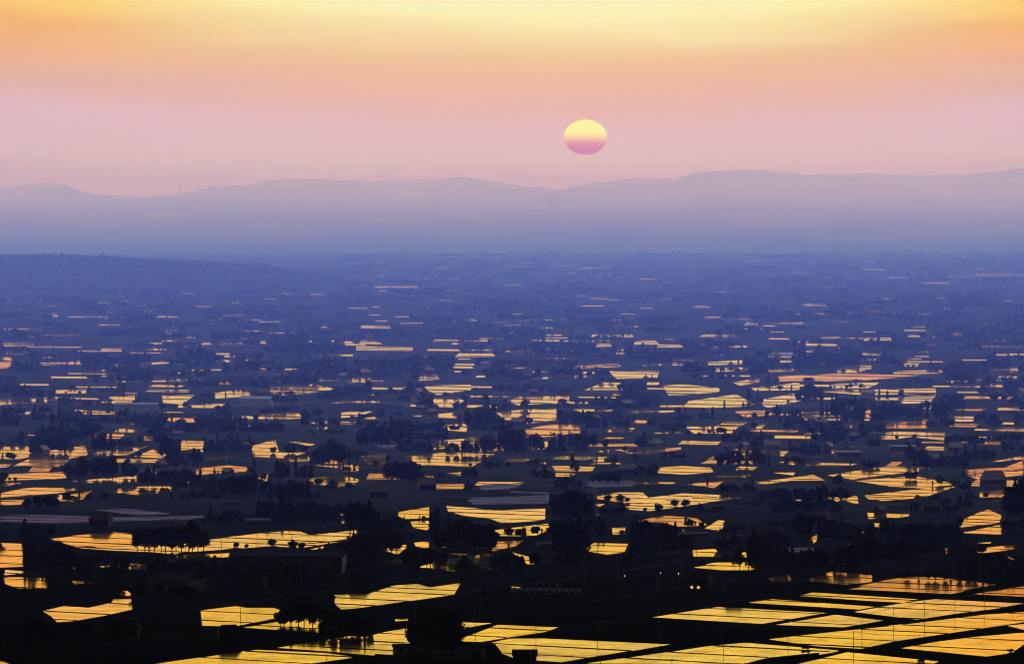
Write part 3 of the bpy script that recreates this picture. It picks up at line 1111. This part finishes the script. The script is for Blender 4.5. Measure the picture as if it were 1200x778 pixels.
# all the other groves of the plain: far past counting, one mass
proto = {}
for kind, n1, l1, n2, l2 in (('cedar', 120, 2.2, 36, 3.6), ('broadleaf', 150, 2.2, 44, 4.0)):
    hh, rr = SIZE[kind]
    for lod, (n, l) in enumerate(((n1, l1), (n2, l2))):
        proto[kind, lod] = [crown_quads(kind, hh, rr, n, l, 500 + i) for i in range(4)]
quads = []
HOUSE_SPOTS = []
n_groves = 0
tries = 0
while n_groves < 1000 and tries < 20000:
    tries += 1
    # even over the plain seen, thinned far out
    y = 297 + (768 - 297) * random.random() ** 1.9
    x = random.uniform(-20, 1220)
    if wet(x, y):
        continue
    if y > 505 and random.random() < .25 or (y > 665 and x > 540) or y > 712:
        continue
    c = at(x, y)
    dist = c.y
    if dist > 22000 or (dist < 3300 and random.random() < .55):
        continue
    if 13500 < dist < 22000 and x < 400:
        continue
    mpp = dist / FPX
    wm = random.uniform(22, 85) * (1.0 if dist < 7000 else 1.5)
    dm = random.uniform(8, 26)
    nt_ = int(max(4, wm / 4.0 * random.uniform(.9, 1.7)))
    lod = 0 if dist < 6500 else 1
    hmax = random.uniform(7, 13) if dist > 4200 else random.uniform(6, 12)
    ok = 0
    for i in range(nt_):
        q = c + Vector((random.uniform(-.5, .5) * wm, random.uniform(-.5, .5) * dm, 0))
        # not in open water
        qd = q - Vector((0, 0, EYE))
        py = 389 - FPX * math.tan(math.atan2(qd.z, qd.y) + PITCH)
        px = 600 + FPX * qd.x / (qd.y * math.cos(PITCH) - qd.z * math.sin(PITCH))
        if wet(px, py):
            continue
        if dist < 4600 and (wet(px, py + .4 * hmax / mpp) or wet(px, py + .8 * hmax / mpp)):
            continue
        if wet(px, py - .5 * hmax / mpp) or wet(px, py - .9 * hmax / mpp):
            if dist < 5200 or random.random() < .93:
                continue
        kind = 'cedar' if random.random() < .3 else 'broadleaf'
        Q = proto[kind, lod][random.randrange(4)].copy()
        s = hmax * random.uniform(.55, 1.1) / SIZE[kind][0] * (1.25 if kind == 'cedar' else 1)
        a = random.uniform(0, 6.28)
        ca, sa = math.cos(a) * s * random.uniform(.9, 1.3), math.sin(a) * s * random.uniform(.9, 1.3)
        X, Y = Q[..., 0] * ca - Q[..., 1] * sa, Q[..., 0] * sa + Q[..., 1] * ca
        quads.append(np.stack([X + q.x, Y + q.y, Q[..., 2] * s], -1))
        ok += 1
    if ok:
        n_groves += 1
        HOUSE_SPOTS.append((x, y, c, wm))
for poly in parse(NEAR):
    yc = sum(q[1] for q in poly) / len(poly)
    if yc > 640:
        continue
    x0, x1 = min(q[0] for q in poly), max(q[0] for q in poly)
    for _ in range(random.choice((0, 0, 1, 1, 2))):
        x = random.uniform(x0 - 3, x1 + 3)
        ys = [y for y in np.arange(min(q[1] for q in poly), max(q[1] for q in poly) + 1, .5) if inside(x, y, poly)]
        y = (max(ys) if ys else yc) + random.uniform(.3, 1.5)
        c = at(x, y)
        for i in range(random.choice((1, 2, 3, 5))):
            kind = 'cedar' if random.random() < .25 else 'broadleaf'
            s = random.uniform(3.0, 8.5) / SIZE[kind][0]
            quads.append(proto[kind, 0][random.randrange(4)] * np.array([s * 1.3, s * 1.3, s]) + np.array([c.x + random.uniform(-14, 14), c.y + random.uniform(-6, 0), 0]))
# forest cover of the low rise on the left
for i in range(1500):
    j, k = random.randrange(200), random.randrange(1, 24)
    z = Z2[k, j]
    if z < 4:
        continue
    kind = 'broadleaf' if random.random() < .7 else 'cedar'
    Q = proto[kind, 1][random.randrange(4)]
    s = random.uniform(.5, .9)
    quads.append(Q * s + np.array([X2[k, j] + random.uniform(-12, 12), D2[k, j] + random.uniform(-70, 70), z - 3.5]))
# ... and ragged tree tops along the crest of the hills
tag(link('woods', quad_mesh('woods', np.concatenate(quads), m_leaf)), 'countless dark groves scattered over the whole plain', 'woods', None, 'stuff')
print('near trees', N_TREES[0], 'grove tree quads', sum(len(q) for q in quads), 'groves', n_groves)

# ------------------------------------------------------------------ buildings
m_wallw = mat('grey_plaster', (.11, .11, .11), .9, .0, noise=(.3, (.08, .08, .08)))
m_wallb = mat('brown_boards', (.03, .024, .02), .95, .0, noise=(.4, (.02, .016, .014)))
m_wallg = mat('grey_sheet_wall', (.42, .48, .62), .9, .0, noise=(.15, (.34, .39, .5)))
m_tile = mat('black_glazed_tiles', (.022, .022, .025), .85, .1, noise=(.8, (.035, .035, .038)))
m_metal = mat('galvanised_roof', (.05, .065, .12), .9, .0, noise=(.2, (.03, .042, .085)))
m_wallf = mat('weathered_plaster', (.07, .07, .068), .95, .0, noise=(.3, (.05, .05, .05)))
m_rust = mat('dull_tin_roof', (.06, .058, .06), .9, .1, noise=(.3, (.04, .04, .04)))
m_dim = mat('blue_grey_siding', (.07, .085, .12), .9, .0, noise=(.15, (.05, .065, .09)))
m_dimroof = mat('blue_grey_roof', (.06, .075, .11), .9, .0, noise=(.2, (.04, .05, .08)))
m_film = mat('greenhouse_film', (.12, .15, .26), .85, .0, noise=(.3, (.07, .09, .17)))
m_glass = mat('window_glass', (.03, .035, .04), .08, .6)
m_lit = mat('lit_window', (.5, .4, .3), .4, .3, emit=((1.0, .55, .25), 1.1))
m_lamp = mat('lamp_glow', (.8, .8, .8), .4, .3, emit=((1.0, .93, .8), 2.5))
m_pole = mat('weathered_concrete', (.20, .20, .19), .85, .2, noise=(1.0, (.14, .14, .13)))
m_wire = mat('black_cable', (.02, .02, .02), .6, .3)


def gable_roof(w, d, z0, z1, over=.7, hip=0.0, th=.25):
    """Roof with its ridge along x: two slopes with thickness, gables closed, hip pulls the ridge in."""
    mb = MB()
    x, y = w / 2 + over, d / 2 + over
    rx_ = x - hip
    dz = (z1 - z0) * over / (d / 2 + over)
    e0 = z0 - dz
    for o in (0, -th):
        f = [[(-x, -y, e0 + o), (x, -y, e0 + o), (rx_, 0, z1 + o), (-rx_, 0, z1 + o)],
             [(x, y, e0 + o), (-x, y, e0 + o), (-rx_, 0, z1 + o), (rx_, 0, z1 + o)],
             [(x, -y, e0 + o), (x, y, e0 + o), (rx_, 0, z1 + o)], [(-x, y, e0 + o), (-x, -y, e0 + o), (-rx_, 0, z1 + o)]]
        for q in f:
            mb.face(q if o == 0 else q[::-1])
    for a, b in (((-x, -y), (x, -y)), ((x, -y), (x, y)), ((x, y), (-x, y)), ((-x, y), (-x, -y))):
        mb.face([(a[0], a[1], e0 - th), (b[0], b[1], e0 - th), (b[0], b[1], e0), (a[0], a[1], e0)])
    mb.box(-rx_ * .98, rx_ * .98, -.3, .3, z1 - .08, z1 + .35)
    return mb


def house(px, py, w, d, hw, hr, rot, label, cat='house', name='farmhouse', wall=None, roof=None, hip=2.5, wins=4, lit=(), storey=1, group=None):
    o = link(name, None)
    p = at(px, py)
    o.location = (p.x, p.y, 0)
    o.rotation_euler = (0, 0, rot)
    tag(o, label, cat, group)
    wl = MB()
    wl.box(-w / 2, w / 2, -d / 2, d / 2, -.2, hw)
    if hip == 0:
        for s in (-1, 1):
            wl.face([(s * w / 2 * .998, -d / 2, hw - .01), (s * w / 2 * .998, d / 2, hw - .01), (s * w / 2 * .998, 0, hr - .3)])
    wl.build('wall', wall or m_wallw, o)
    gable_roof(w, d, hw + .02, hr, hip=hip).build('roof', roof or m_tile, o)
    k = 0
    for s_ in range(storey):
        for i in range(wins):
            x = -w / 2 + (i + .5) * w / wins
            z = hw * ((s_ + .32) / storey)
            f = MB()
            ww, wh = min(1.8, w / wins * .55), min(1.5, hw / storey * .45)
            f.box(x - ww / 2 - .1, x + ww / 2 + .1, -d / 2 - .08, -d / 2 + .02, z - .1, z + wh + .1)
            f = f.build('window', m_wallb, o)
            g_ = MB()
            g_.box(x - ww / 2, x + ww / 2, -d / 2 - .10, -d / 2 - .05, z, z + wh)
            g_.build('pane', m_lit if k in lit else m_glass, f)
            k += 1
    return o


def warehouse(px, py, w, d, hh, rot, label, wall=None, roof=None):
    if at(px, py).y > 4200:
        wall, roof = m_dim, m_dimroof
    """Long low-pitched shed with sheet walls, a roller door and a strip of windows."""
    o = house(px, py, w, d, hh, hh + d * .09, rot, label, 'warehouse', 'warehouse', wall or m_wallg, roof or m_metal, hip=0, wins=max(4, int(w / 9)))
    dr = MB()
    dr.box(w * .30, w * .30 + 5, -d / 2 - .09, -d / 2 + .02, 0, min(5, hh * .6))
    dr.build('door', m_metal, o)
    return o


def tunnel(px, py, w, ln, hh, rot, label, group):
    """One plastic greenhouse tunnel: arched film, end walls and a door."""
    o = link('greenhouse', None)
    p = at(px, py)
    o.location = (p.x, p.y, 0)
    o.rotation_euler = (0, 0, rot)
    tag(o, label, 'greenhouse', group)
    f = MB()
    n = 10
    arc = [(w / 2 * -math.cos(math.pi * i / n), hh * math.sin(math.pi * i / n) ** .8) for i in range(n + 1)]
    for (a, b), (c, e) in zip(arc, arc[1:]):
        f.face([(a, -ln / 2, b), (a, ln / 2, b), (c, ln / 2, e), (c, -ln / 2, e)])
    f.face([(a, -ln / 2, b) for a, b in arc])
    f.face([(a, ln / 2, b) for a, b in arc][::-1])
    f.build('film_cover', m_film, o)
    dr = MB()
    dr.box(-.7, .7, -ln / 2 - .06, -ln / 2 - .01, 0, 2.0)
    dr.build('door', m_wallg, o)
    return o


ANG = math.atan2(-.57, 1)                         # the field grid
warehouse(338, 671, 78, 34, 13, R(-4), 'long pale warehouse below the left gold block, largest building in view')
warehouse(300, 474, 38, 30, 8, ANG + .5, 'white roofed works in the left middle distance beside orange strips')
warehouse(160, 481, 52, 20, 8, R(-3), 'long grey shed under the orange strips at left')
warehouse(993, 535, 24, 15, 5, R(8), 'pale roofed hall among dark groves right of centre')
warehouse(1058, 529, 26, 15, 5.5, R(-6), 'wide dim hall below the arched orange paddy at right')
warehouse(208, 692, 30, 24, 9, ANG, 'dim blue shed alone in the dark at lower left')
warehouse(540, 771, 27, 18, 6.5, R(-8), 'blue grey flat roofed works at bottom centre', m_wallg, m_metal)
warehouse(492, 764, 30, 14, 3.5, R(6), 'long low pale roof left of the bottom centre works')
house(615, 779, 13, 10, 6.0, 8.5, R(0), 'black block like house on the bottom edge below bright paddies', wall=m_wallb, hip=0, wins=3)
house(574, 770, 10, 9, 4, 7.5, R(12), 'small dark house right of the bottom centre works', wall=m_wallb)
house(818, 690, 18, 14, 6.5, 11.0, ANG + .2, 'blue roofed house with one lit window above the bottom right fields', lit=(1, 2), wins=4, storey=2)
house(416, 666, 17, 12, 3.2, 7.5, R(-14), 'pale gabled roof right of the big warehouse', wall=m_wallg, roof=m_metal, hip=0)
house(722, 601, 11, 9, 5, 9, R(20), 'house tucked at the upper end of the small gold squares', hip=0)
house(1164, 566, 22, 15, 4, 11, R(4), 'big peaked roof dark against the right edge gold strips', wall=m_wallb, hip=3)
house(637, 688, 19, 11, 3.6, 6.0, R(-5), 'pale roofed shed behind the greenhouse tunnels', wall=m_wallg, roof=m_metal, hip=0)
house(690, 584, 12, 10, 5.5, 10, R(-20), 'house under trees at the left tip of the mid right gold block')
house(1003, 642, 14, 11, 6, 11, R(10), 'house above the thin pale strip in the right hand wood', hip=0)
house(905, 630, 14, 10, 5.5, 10, R(-25), 'house in the dark right of the mid right gold strip')
house(860, 700, 13, 10, 5, 9.5, R(15), 'house in the black field above the bottom right paddies', wall=m_wallb)
house(760, 690, 12, 9, 5, 9, R(-15), 'house beside the three lit lamps')
house(118, 616, 16, 12, 6, 11, R(-12), 'house behind the pale ruffled water at left')
house(72, 660, 13, 10, 5.5, 10, R(8), 'house inside the grove at far left')
house(298, 690, 15, 11, 6, 10.5, R(-18), 'house in the dark below the big warehouse')
house(420, 686, 14, 10, 5, 9, R(6), 'house above the lower left stepped gold block', wall=m_wallb)
house(150, 746, 14, 11, 6, 10.5, R(-10), 'house in the black lower left corner')
house(268, 752, 13, 10, 5.5, 10, R(16), 'house between the two lowest left gold blocks', wall=m_wallb)
house(446, 583, 16, 12, 6, 11, R(-9), 'house right of the spired grove near ruffled water', hip=0)
house(500, 574, 15, 12, 6, 11, R(12), 'house beneath the centre paddies beside small gold specks')
house(860, 620, 13, 10, 5, 9.5, R(-30), 'house at the right tip of the small triangular gold paddy', wall=m_wallb)
house(1090, 600, 14, 11, 6, 10.5, R(10), 'house below the end of the right hand gold belt', hip=0)
house(960, 612, 15, 11, 6, 11, R(-16), 'house in the middle of the dark under the right hand gold belt')
house(1186, 618, 14, 11, 6, 10.5, R(5), 'house at the right edge between gold triangles')
house(735, 556, 16, 12, 6, 11, R(-8), 'house above the mid right gold block near thin strips')
house(640, 560, 15, 12, 6, 11, R(14), 'house left of the lofty dark stand')
house(905, 528, 16, 12, 6.5, 11.5, R(-5), 'house by the lone orange sliver right of centre', hip=0)
house(270, 604, 15, 11, 5.5, 10, R(7), 'house under the dark mound left of centre', wall=m_wallg, roof=m_metal, hip=0)
house(1120, 530, 15, 12, 6, 11, R(-7), 'house below the orange fields near the right edge')

ROWG = 'plastic greenhouse tunnels side by side above the bright lower strips'
for i in range(11):
    tunnel(604 + i * 7.6, 694.0 + .12 * i, 4.3, 24, 2.6, R(4), 'pale arched greenhouse tunnel in the scalloped row at lower centre', ROWG)
for i, (px, py) in enumerate(((975, 659), (981, 658.6), (987, 658.2), (993, 657.8))):
    tunnel(px, py, 3.4, 36, 2.4, R(14), 'pale greenhouse tunnel in the set of four in the right hand dark', 'set of four greenhouse tunnels in the dark at right')
tunnel(645, 640, 13, 22, 3.6, R(-70), 'broad pale greenhouse roof above the small gold trapezium, left one', None)
tunnel(668, 641, 11, 18, 3.2, R(-70), 'broad pale greenhouse roof above the small gold trapezium, right one', None)
tunnel(810, 628, 11, 26, 3.2, R(-72), 'long pale greenhouse below the mid right gold strip', None)
tunnel(302, 612, 12, 20, 3.4, R(-75), 'dim blue greenhouse above the left gold block', None)
tunnel(905, 416.5, 12, 26, 4, R(-80), 'leftmost white tunnel of the dotted white row in the far middle', 'dotted white row in the far middle')
for i in range(4):
    tunnel(913 + i * 8, 416.2, 12, 20, 4, R(-80), 'white tunnel following the first one in the dotted white row', 'dotted white row in the far middle')

# far farmhouses: a few pixels each, one mesh per pattern
far_mesh = []
for k, (wm_, rm_) in enumerate(((m_wallf, m_tile), (m_wallb, m_tile), (m_wallb, m_tile), (m_wallf, m_rust))):
    a = MB()
    a.box(-7, 7, -5, 5, 0, 5.5)
    r_ = gable_roof(14, 10, 5.52, 10, hip=0 if k % 2 else 3)
    n0 = len(a.f)
    b = len(a.v)
    a.v += r_.v
    a.f += [[b + i for i in f] for f in r_.f]
    me = a.mesh('far_house', wm_)
    me.materials.append(rm_)
    for p in me.polygons[n0:]:
        p.material_index = 1
    far_mesh.append(me)
spots = [s for s in HOUSE_SPOTS if 300 < s[1] < 600 and 5 < s[0] < 1195]
random.shuffle(spots)
for x, y, c, wm in spots[:120]:
    o = link('far_farmhouse', random.choice(far_mesh))
    o.location = (c.x + random.uniform(-.6, .6) * wm, c.y - random.uniform(8, 22), 0)
    s = random.uniform(.6, .95)
    o.scale = (s * random.uniform(.9, 1.5), s, s)
    o.rotation_euler = (0, 0, ANG + random.choice((0, math.pi / 2)) + random.uniform(-.1, .1))
    tag(o, 'tiny hazy farmhouse beside a blue grove far out on the plain', 'house', 'farmhouses far out on the plain')

# ------------------------------------------------------------------ lamps, poles, wires, mast
LAMPS = [(732, 686, 'leftmost lit street lamp of three in the dark above the bottom right fields'),
         (774, 682.5, 'brightest, middle one of three lit street lamps in the dark at lower right'),
         (795, 683.5, 'right one of three lit street lamps, beside the blue roofed house'),
         (995, 648, 'lit street lamp in the right hand wood above the four tunnels'),
         (221, 524, 'small lit lamp in front of the orange paddy at left'),
         (292, 506, 'lone lit lamp in the blue dusk left of centre'),
         (221, 574, 'lit lamp by gold paddies at left'),
         (1030, 382, 'white lit lamp far out at right'), (1058, 406, 'faint lit lamp far out below the white one at right'), (670, 416, 'faint lit lamp at far centre'),
         (731, 332, 'faintest lit lamp under the hills'), (581, 374, 'faint lit lamp at the far road of the centre')]
for px, py, lb in LAMPS:
    o = link('street_lamp', None)
    p = at(px, py)
    o.location = p
    tag(o, lb, 'street lamp')
    k = max(1.0, p.y / 7000.0)
    a = MB()
    a.tube((0, 0, 0), (0, 0, 6.5), .12, .08)
    a.tube((0, 0, 6.4), (0, -1.3, 6.8), .07, .06)
    a.build('pole', m_pole, o)
    a = MB()
    a.box(-.32 * k, .32 * k, -1.7 - .2 * k, -1.2, 6.62, 6.62 + .34 * k)
    a.build('lamp_head', m_lamp, o)

POLE_G = 'utility poles along the lanes between the fields'
pm = MB()
pm.tube((0, 0, -.2), (0, 0, 11), .20, .13, 8)
pole_me = pm.mesh('pole', m_pole)
am = MB()
am.box(-.9, .9, -.06, .06, 10.1, 10.25)
am.box(-.6, .6, -.06, .06, 9.3, 9.42)
for x in (-.8, -.3, .3, .8):
    am.box(x - .05, x + .05, -.05, .05, 10.25, 10.5)
arm_me = am.mesh('crossarm', m_pole)
line_no = 0
for px, py, n, step, way, what in ((282, 724, 12, 42, -1, 'lane crossing the lower left gold blocks'), (520, 716, 9, 46, 1, 'lane beside the lower centre paddies'),
                                   (700, 652, 22, 52, 1, 'long lane through the right hand dark'), (1010, 738, 8, 45, 1, 'lane through the bottom right paddies'),
                                   (383, 772, 7, 44, -1, 'lowest lane at lower left'), (130, 660, 9, 48, 1, 'lane by the far left gold strips')):
    c = at(px, py)
    u = (B_DIR if way > 0 else A_DIR)
    prev = None
    wires = MB()
    for i in range(n):
        q = c + u * step * i
        o = link('utility_pole', None)
        o.location = (q.x, q.y, 0)
        o.rotation_euler = (0, 0, math.atan2(u.y, u.x) + math.pi / 2)
        tag(o, 'thin dark utility pole on the ' + what, 'utility pole', 'utility poles on the ' + what)
        link('pole', pole_me, o)
        link('crossarm', arm_me, o)
        if prev is not None:
            sd = Vector((-u.y, u.x, 0))
            for off in (-.8, 0.3, .8):
                last = None
                for s in range(7):
                    f = s / 6
                    w = prev.lerp(q, f) + sd * off + Vector((0, 0, 10.5 - 1.0 * 4 * f * (1 - f)))
                    if last is not None:
                        wires.tube(last, w, .045, .045, 4)
                    last = w
        prev = q
    tag(wires.build('power_line', m_wire), 'thin sagging wires strung over the ' + what, 'power line')

# thin mast on the saddle of the hills
mx, my = 210.0, 229.0
j = int(round((mx + 420) / 2040 * 899))
mp = Vector((float(Xm[89, j]), float(D[89, j]), float(Zm[89, j])))
a = MB()
hm_ = 58.0
for sx, sy in ((-1, -1), (1, -1), (1, 1), (-1, 1)):
    a.tube((sx * 4, sy * 4, -6), (sx * 1.2, sy * 1.2, hm_), .9, .6, 5)
for z in range(6, 58, 10):
    k = 4 - 2.8 * z / hm_
    for s, q in (((-k, -k), (k, -k)), ((k, -k), (k, k)), ((k, k), (-k, k)), ((-k, k), (-k, -k))):
        a.tube((*s, z), (*q, z + 8), .4, .4, 4)
a.tube((0, 0, hm_ - 1), (0, 0, hm_ + 14), .7, .3, 5)
mo = a.build('radio_mast', m_pole)
mo.location = mp
tag(mo, 'faint thin mast standing in the saddle of the hazy hills', 'mast')
